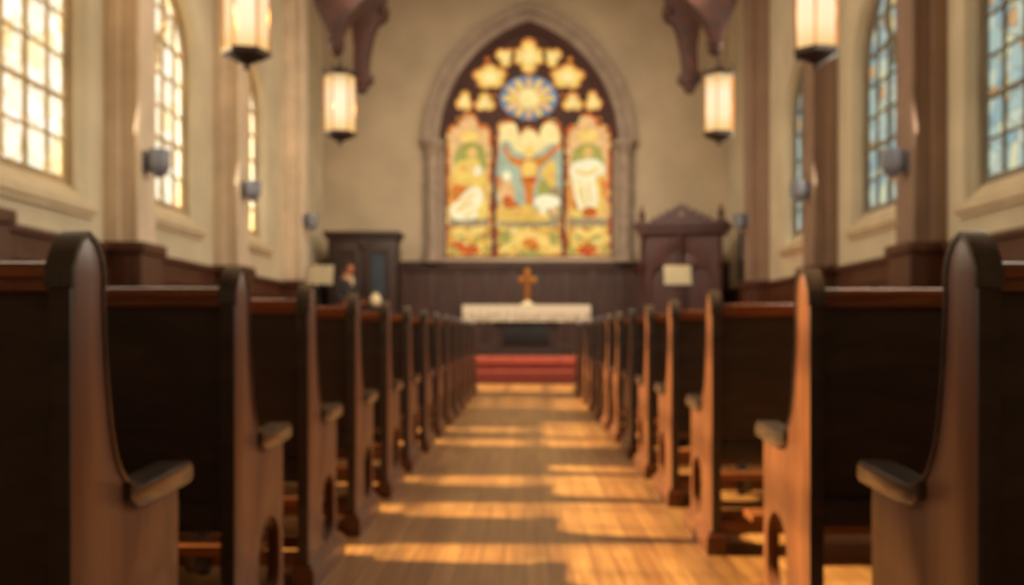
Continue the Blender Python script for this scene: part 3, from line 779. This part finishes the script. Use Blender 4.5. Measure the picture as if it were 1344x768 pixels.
mb = MB(); mb.mesh(flat([[(-.045, .09), (.045, .09), (.035, .40), (.038, .43), (.13, .415), (.155, .44), (.165, .475), (.155, .51), (.13, .535), (.038, .52), (.042, .61), (.06, .63), (.03, .675), (0, .69), (-.03, .675), (-.06, .63), (-.042, .61), (-.038, .52), (-.13, .535), (-.155, .51), (-.165, .475), (-.155, .44), (-.13, .415), (-.038, .43), (-.035, .40)]], .04, 'XZ', 0, .006)); mb.build('crucifix_body', m_brass, cr)
mb = MB(); mb.lathe([(.001, -.03), (.05, -.03), (.06, 0), (.05, .03), (.001, .03)], 16, Matrix.Translation((0, -.02, .475)) @ Matrix.Rotation(PI/2, 4, 'X')); mb.build('centre_boss', m_brass, cr)

# tall cabinet on the left
Yc = 20.6
cb = thing('tall_cabinet', 'tall dark wooden cabinet with slate door panels against the far wall on the left', 'cabinet', ((X_(427, Yc)+X_(523, Yc))/2, Yc, .42))
cw = (X_(523, Yc)-X_(427, Yc))/2-.05; ch = Z_(312, Yc)-.42
mb = MB(); mb.box(-cw, cw, 0, .7, 0, ch, .01); mb.build('carcass', m_cab, cb)
mb = MB(); mb.box(-cw-.05, cw+.05, -.06, .74, ch-.02, ch+.05, .015); mb.box(-cw-.09, cw+.09, -.1, .78, ch+.05, ch+.13, .02); mb.build('cornice', m_cab, cb)
mb = MB(); mb.box(-cw-.04, cw+.04, -.05, .72, 0, .14, .015); mb.build('plinth', m_cab, cb)
for s in (-1, 1):
    xa, xb = sorted((s*.03, s*(cw-.06)))
    d = MB(); d.mesh(flat([[(xa, .2), (xb, .2), (xb, ch-.1), (xa, ch-.1)], [(xa+.16, .36), (xb-.16, .36), (xb-.16, ch-.32), (xa+.16, ch-.32)]], .04, 'XZ', -.02, .004)); dd = d.build('door', m_cab, cb)
    MB().box(xa+.14, xb-.14, -.012, .0, .34, ch-.30).build('door_panel', m_cabpanel if s > 0 else m_cab, dd)
    MB().ball((s*.09, -.06, 1.15), .028).build('knob', m_brass, dd)
mb = MB(); mb.mesh(flat([smoothp([(-.10, ch-.16), (0, ch-.24), (.10, ch-.16), (.06, ch-.06), (-.06, ch-.06)], 4)], .03, 'XZ', -.055, .004)); mb.build('carved_ornament', m_cab, cb)

# carved throne canopy on the right
th = thing('carved_canopy', 'ornate carved mahogany throne canopy with crest and finials at the far right', 'canopy', (3.20, 20.4, .42), math.radians(-16))
hw = .86; hh = 2.62
mb = MB(); mb.box(-hw+.08, hw-.08, .1, .6, 0, hh-.1, .01); mb.build('back_panel', m_throne, th)
ar = lambda x, w_: arch(x, w_, .15, 1.5, 1.5+w_*1.25, 12)
mb = MB(); mb.mesh(flat([[(-hw+.06, 0), (hw-.06, 0), (hw-.06, hh-.1), (-hw+.06, hh-.1)], ar(-.38, .27), ar(.38, .27), [(x, z) for x, z in foil(0, 2.12, 4, .15, 0)]], .07, 'XZ', .065, .006)); mb.build('arcade_screen', m_throne, th)
for s in (-1, 0, 1):
    mb = MB(); mb.lathe([(.07, 0), (.08, .05), (.08, .14), (.05, .2), (.055, .8), (.07, .86), (.05, .92), (.045, 1.7), (.07, 1.8), (.09, 1.86), (.05, 1.9), (.045, hh-.25), (.08, hh-.12), (.09, hh-.08)], 16, Matrix.Translation((s*(hw-.06), -.02, 0))); mb.build('turned_column', m_throne, th)
mb = MB(); mb.box(-hw-.04, hw+.04, -.12, .66, hh-.12, hh, .015); mb.box(-hw-.12, hw+.12, -.2, .70, hh, hh+.08, .02); mb.box(-hw-.08, hw+.08, -.15, .68, hh+.08, hh+.13, .015); mb.build('cornice', m_throne, th)
cre = [(-.62, 0), (.62, 0), (.58, .10), (.48, .08), (.44, .17), (.33, .14), (.30, .24), (.18, .22), (.14, .31), (.06, .30), (0, .38), (-.06, .30), (-.14, .31), (-.18, .22), (-.30, .24), (-.33, .14), (-.44, .17), (-.48, .08), (-.58, .10)]
mb = MB(); mb.mesh(flat([[(x, z+hh+.12) for x, z in cre], [(x, z+hh+.12) for x, z in foil(0, .17, 4, .06, 0)]], .08, 'XZ', 0, .01)); mb.build('carved_crest', m_throne, th)
for s in (-1, 1):
    mb = MB(); mb.lathe([(.07, 0), (.08, .03), (.04, .07), (.07, .14), (.075, .18), (.03, .24), (.035, .29), (.01, .36)], 14, Matrix.Translation((s*(hw-.05), 0, hh+.12))); mb.build('finial', m_throne, th)
mb = MB(); mb.box(-.7, .7, -.05, .1, .40, .48, .01); mb.box(-.7, .7, -.02, .1, 0, .40, .01); mb.build('bench_front', m_throne, th)

# black banner in the right corner
bn = thing('draped_banner', 'tall black draped banner with a grey top in the far right corner', 'banner', (4.34, 19.6, .42))
mb = MB(); mb.tube([(0, 0, .03), (0, 0, 2.5)], .018, 8); mb.tube([(-.13, 0, 2.42), (.13, 0, 2.42)], .014, 8); mb.ball((0, 0, 2.53), .035); mb.build('pole', m_black, bn)
mb = MB(); mb.lathe([(.16, 0), (.16, .03), (.05, .06), (.025, .1)], 18); mb.build('base', m_black, bn)
def drape(z0, z1, w0, w1, ph=0):
    b = bmesh.new(); rows = []
    for j in range(13):
        t = j/12; z = z0+(z1-z0)*t; w = w0+(w1-w0)*t; row = []
        for k in range(25):
            u = -1+k/12; row.append(b.verts.new((u*w, -.03+.025*math.sin(u*9+ph+t*.7), z)))
        rows.append(row)
    for r0, r1 in zip(rows, rows[1:]):
        for k in range(24): b.faces.new((r0[k], r0[k+1], r1[k+1], r1[k]))
    bmesh.ops.solidify(b, geom=list(b.faces), thickness=.006); return b
mb = MB(); mb.add(drape(.35, 1.9, .14, .14)); mb.build('cloth', m_banner, bn)
mb = MB(); mb.add(drape(1.9, 2.42, .14, .11)); mb.build('grey_top_cloth', m_bannertop, bn)

# music stands and sheets
def make_stand():
    r = thing('music_stand', '', 'music stand', (0,0,0), 0, 'black music stands on the dais')
    for k in range(3):
        a = PI/2+2*PI*k/3; MB().tube([(0, 0, .28), (.25*math.cos(a), .25*math.sin(a), .012)], .011, 6).build('leg', m_black, r)
    MB().tube([(0, 0, .2), (0, 0, 1.32)], .013, 8).build('pole', m_black, r)
    mb = MB(); mb.box(-.26, .26, -.006, .006, -.19, .19, .003, Matrix.Translation((0, -.02, 1.46)) @ Matrix.Rotation(math.radians(-14), 4, 'X'))
    mb.box(-.26, .26, -.055, 0, -.20, -.19, .002, Matrix.Translation((0, -.02, 1.46)) @ Matrix.Rotation(math.radians(-14), 4, 'X')); mb.build('desk', m_black, r)
    return r
ms = make_stand()
YL = 17.95
for i, (px, lab, lb2) in enumerate(((420, 'black music stand beside the standing person on the left of the dais', 'cream open sheet on the music stand beside the person'), (889, 'black music stand in front of the carved canopy on the right', 'cream open sheet on the music stand in front of the carved canopy'))):
    loc = (X_(px, YL), YL, D)
    if i == 0: ms.location = loc; ms['label'] = lab
    else: dup(ms, loc, lab)
    mb = MB(); R_ = Matrix.Translation((0, -.02, 1.46)) @ Matrix.Rotation(math.radians(-14), 4, 'X')
    for s in (-1, 1):
        b = bmesh.new(); g = [[b.verts.new((s*.245*u/8, -.014-.012*math.sin(PI*u/8), -.175+.36*v)) for u in range(9)] for v in (0, 1)]
        for u in range(8): b.faces.new((g[0][u], g[0][u+1], g[1][u+1], g[1][u]))
        bmesh.ops.solidify(b, geom=list(b.faces), thickness=.003); mb.add(b, R_)
    tag(mb.build('sheet_music', m_paper, loc=loc), lb2, 'sheet music')

# ivory vase on a pedestal
Yv = 17.9
pd = thing('pedestal', 'slim dark wooden pedestal beneath the ivory vase near the cabinet', 'pedestal', (X_(493, Yv), Yv, D))
MB().lathe([(.16, 0), (.16, .04), (.08, .08), (.05, .14), (.05, .40), (.07, .44), (.045, .5), (.05, .82), (.12, .87)], 18).build('column', m_altar, pd)
MB().lathe([(.15, .87), (.16, .885), (.15, .90)], 18).build('top', m_altar, pd)
mb = MB(); mb.lathe([(.05, 0), (.07, .02), (.10, .07), (.105, .12), (.08, .18), (.045, .21), (.06, .25), (.055, .25), (.04, .21)], 20)
tag(mb.build('vase', m_ivory, loc=(X_(493, Yv), Yv, D+.901)), 'round ivory vase on the slim pedestal', 'vase')

# ------------------------------------------------------------------ person at the left
def skinned(name, pts, edges, mat, parent, lev=2):
    me = bpy.data.meshes.new(name); me.from_pydata([p[:3] for p in pts], edges, [])
    o = bpy.data.objects.new(name, me); C.objects.link(o)
    md = o.modifiers.new('s', 'SKIN'); md.use_smooth_shade = True
    for i, p in enumerate(pts):
        me.skin_vertices[0].data[i].radius = (p[3], p[4] if len(p) > 4 else p[3]); me.skin_vertices[0].data[i].use_root = (i == 0)
    s = o.modifiers.new('u', 'SUBSURF'); s.levels = lev; s.render_levels = lev
    dg = bpy.context.evaluated_depsgraph_get(); dg.update()
    m2 = bpy.data.meshes.new_from_object(o.evaluated_get(dg)); bpy.data.objects.remove(o)
    return m2
m_skin = plain('skin', (176, 104, 70), .6, noise=.05)
m_suit = plain('dark_suit_cloth', (52, 46, 44), .9)
m_hair = plain('dark_hair', (30, 20, 16), .6)
m_shirt = plain('pale_shirt', (196, 176, 146), .8)
YP = 18.5
pe = thing('person', 'person with dark hair in a dark suit and pale collar standing on the dais', 'person', (X_(456, YP), YP, D), math.radians(50)); pe.scale = (1.06, 1.06, 1.06)
# joints: facing -y (towards the nave)
P = [(0, 0, .88, .12, .10), (0, .0, 1.05, .125, .09), (0, .01, 1.22, .15, .10), (0, .01, 1.33, .10, .08), (0, -.005, 1.40, .05), (0, -.02, 1.45, .05)]
Eg = [(0,1), (1,2), (2,3), (3,4), (4,5)]
def addc(ch, root):
    i0 = len(P); prev = root
    for k, p in enumerate(ch): P.append(p); Eg.append((prev, i0+k)); prev = i0+k
    return prev
for s in (-1, 1):
    addc([(s*.10, 0, .82, .085), (s*.105, -.01, .46, .055), (s*.11, .01, .10, .04), (s*.115, -.02, .045, .04), (s*.13, -.14, .03, .035, .025)], 0)
    w = addc([(s*.16, .01, 1.30, .06), (s*.21, .02, 1.04, .042), (s*.14, -.17, .94, .032), (s*.12, -.22, .93, .026), (s*.11, -.27, .93, .03, .018)], 3)
body = skinned('body', P, Eg, m_skin, pe)
bm_ = MB(); bm_.mesh(body)
# head: shaped ellipsoid with brow, nose, chin, ears
hb = bmesh.new(); bmesh.ops.create_uvsphere(hb, u_segments=28, v_segments=20, radius=1)
for v in hb.verts:
    x, y, z = v.co
    jaw = 1-.28*max(0, -z)**1.3
    X0 = x*.076*jaw; Y0 = y*.095*(1-.12*max(0, -z)); Z0 = z*.118
    if y < 0:
        Y0 -= .022*math.exp(-((x/.16)**2+((z+.12)/.2)**2)); Y0 += .010*math.exp(-(((abs(x)-.38)/.16)**2+((z-.08)/.12)**2)); Y0 -= .008*math.exp(-((x/.3)**2+((z+.48)/.08)**2)); Y0 -= .010*math.exp(-((x/.3)**2+((z+.85)/.15)**2))
    v.co = (X0, Y0, Z0)
HM = Matrix.Translation((0, -.035, 1.515)) @ Matrix.Rotation(math.radians(18), 4, 'X')
bm_.add(hb, HM)
for s in (-1, 1):
    e = bmesh.new(); bmesh.ops.create_uvsphere(e, u_segments=10, v_segments=8, radius=1)
    for v in e.verts: v.co = Vector((s*.078+v.co.x*.010, .01+v.co.y*.018, v.co.z*.03-.005))
    bm_.add(e, HM)
    # fingers and thumb
    for f in range(4):
        L_ = (.055, .07, .066, .05)[f]; x = s*(.09+.014*f); a0 = Vector((x, -.285, .935))
        bm_.tube([a0, a0+Vector((0, -L_*.5, -.004)), a0+Vector((0, -L_*.85, -.024)), a0+Vector((0, -L_*.8, -.045))], [.009, .0085, .008, .006], 8)
    bm_.tube([(s*.09, -.245, .94), (s*.065, -.275, .945), (s*.06, -.305, .935)], [.011, .010, .007], 8)
bd = bm_.build('body', m_skin, pe)
hb = bmesh.new(); bmesh.ops.create_uvsphere(hb, u_segments=24, v_segments=16, radius=1)
for v in list(hb.verts):
    x, y, z = v.co; v.co = (x*.086, y*.104+.008, z*.127+.004)
bmesh.ops.delete(hb, geom=[v for v in hb.verts if (v.co.y < -.045 and v.co.z < .075) or v.co.z < -.075 or (v.co.z < -.02 and v.co.y < .01)], context='VERTS')
bmesh.ops.solidify(hb, geom=list(hb.faces), thickness=.008)
mb = MB(); mb.add(hb, HM); mb.build('hair', m_hair, pe)
J = [(0, 0, .82, .16, .12), (0, .0, 1.0, .145, .11), (0, .01, 1.20, .175, .12), (0, .012, 1.33, .125, .09), (0, .01, 1.375, .075, .065)]
JE = [(0,1), (1,2), (2,3), (3,4)]
for s in (-1, 1):
    i = len(J); J += [(s*.17, .012, 1.295, .078), (s*.225, .02, 1.04, .056), (s*.15, -.155, .945, .042)]; JE += [(3, i), (i, i+1), (i+1, i+2)]
me = skinned('jacket', J, JE, m_suit, pe); link('jacket', me, m_suit, pe)
Tz = [(0, 0, .88, .135, .11)]; TE = []
for s in (-1, 1):
    i = len(Tz); Tz += [(s*.10, 0, .80, .10), (s*.105, -.005, .46, .072), (s*.11, .01, .09, .06)]; TE += [(0, i), (i, i+1), (i+1, i+2)]
link('trousers', skinned('trousers', Tz, TE, m_suit, pe), m_suit, pe)
for s in (-1, 1):
    mb = MB(); mb.ball((s*.122, -.07, .045), (.05, .13, .045)); mb.build('shoe', m_black, pe)
mb = MB()
for s in (-1, 1): mb.tube([(s*.055, .03, 1.42), (s*.06, -.055, 1.40), (s*.02, -.125, 1.30), (0, -.135, 1.2)], [.016, .02, .02, .008], 8)
mb.build('collar', m_shirt, pe)

# ------------------------------------------------------------------ light
def sun_dir(v):
    return Vector(v).to_track_quat('-Z', 'Y').to_euler()
sl = bpy.data.lights.new('sun', 'SUN'); sl.energy = 34; sl.angle = math.radians(1.0); sl.color = (1.0, .86, .54)
so = bpy.data.objects.new('sun', sl); C.objects.link(so); so.rotation_euler = sun_dir((1, -.12, -.68)); so.location = (-12, 6, 9)
def area(name, loc, rot, sx_, sy_, e, col):
    l = bpy.data.lights.new(name, 'AREA'); l.shape = 'RECTANGLE'; l.size = sx_; l.size_y = sy_; l.energy = e; l.color = col
    o = bpy.data.objects.new(name, l); C.objects.link(o); o.location = loc; o.rotation_euler = rot; return o
area('ceiling_fill', (0, 13, 9.8), (math.radians(-8), 0, 0), 3, 12, 210, (1, .88, .70))  # added soft fill under the roof, not a fitting of the church
ch_ = area('chancel_fill', (0, 14, 6.5), sun_dir((0, 8, -4.2)), 5, 1.0, 185, (1, .86, .66)); ch_.data.spread = math.radians(105)  # added fill out of view, brightens the far wall
area('right_side_fill', (W-.5, 10, 4.2), (0, math.radians(80), 0), 2.4, 14, 460, (1, .90, .72))  # added fill inside the right wall, brightens the left side
area('left_side_fill', (-W+.5, 10, 4.2), (0, math.radians(-80), 0), 2.4, 14, 260, (1, .88, .68))  # added fill inside the left wall, brightens the right side
for (x, y, z, _) in LAN:
    l = bpy.data.lights.new('lantern_bulb', 'POINT'); l.energy = 18; l.color = (1, .76, .46); l.shadow_soft_size = .06
    o = bpy.data.objects.new('lantern_bulb', l); C.objects.link(o); o.location = (x, y, z+.4)
w = bpy.data.worlds.new('world'); SC.world = w; w.use_nodes = True
bg = w.node_tree.nodes['Background']; bg.inputs[0].default_value = (.9, .95, 1, 1); bg.inputs[1].default_value = .2

# ------------------------------------------------------------------ camera
cd = bpy.data.cameras.new('camera'); cam = bpy.data.objects.new('camera', cd); C.objects.link(cam); SC.camera = cam
cam.location = (0, 0, EYE); cam.rotation_euler = (PI/2, 0, 0)
cd.sensor_width = 36; cd.lens = 36*F/1344; cd.shift_x = -(VX-672)/1344; cd.shift_y = (HY-384)/1344
cd.dof.use_dof = True; cd.dof.focus_distance = .5; cd.dof.aperture_fstop = 8.8
cd.clip_start = .05
SC.view_settings.view_transform = 'Standard'; SC.view_settings.look = 'None'
SC.cycles.use_denoising = True; SC.cycles.max_bounces = 8; SC.cycles.diffuse_bounces = 4
SC.cycles.sample_clamp_indirect = 4
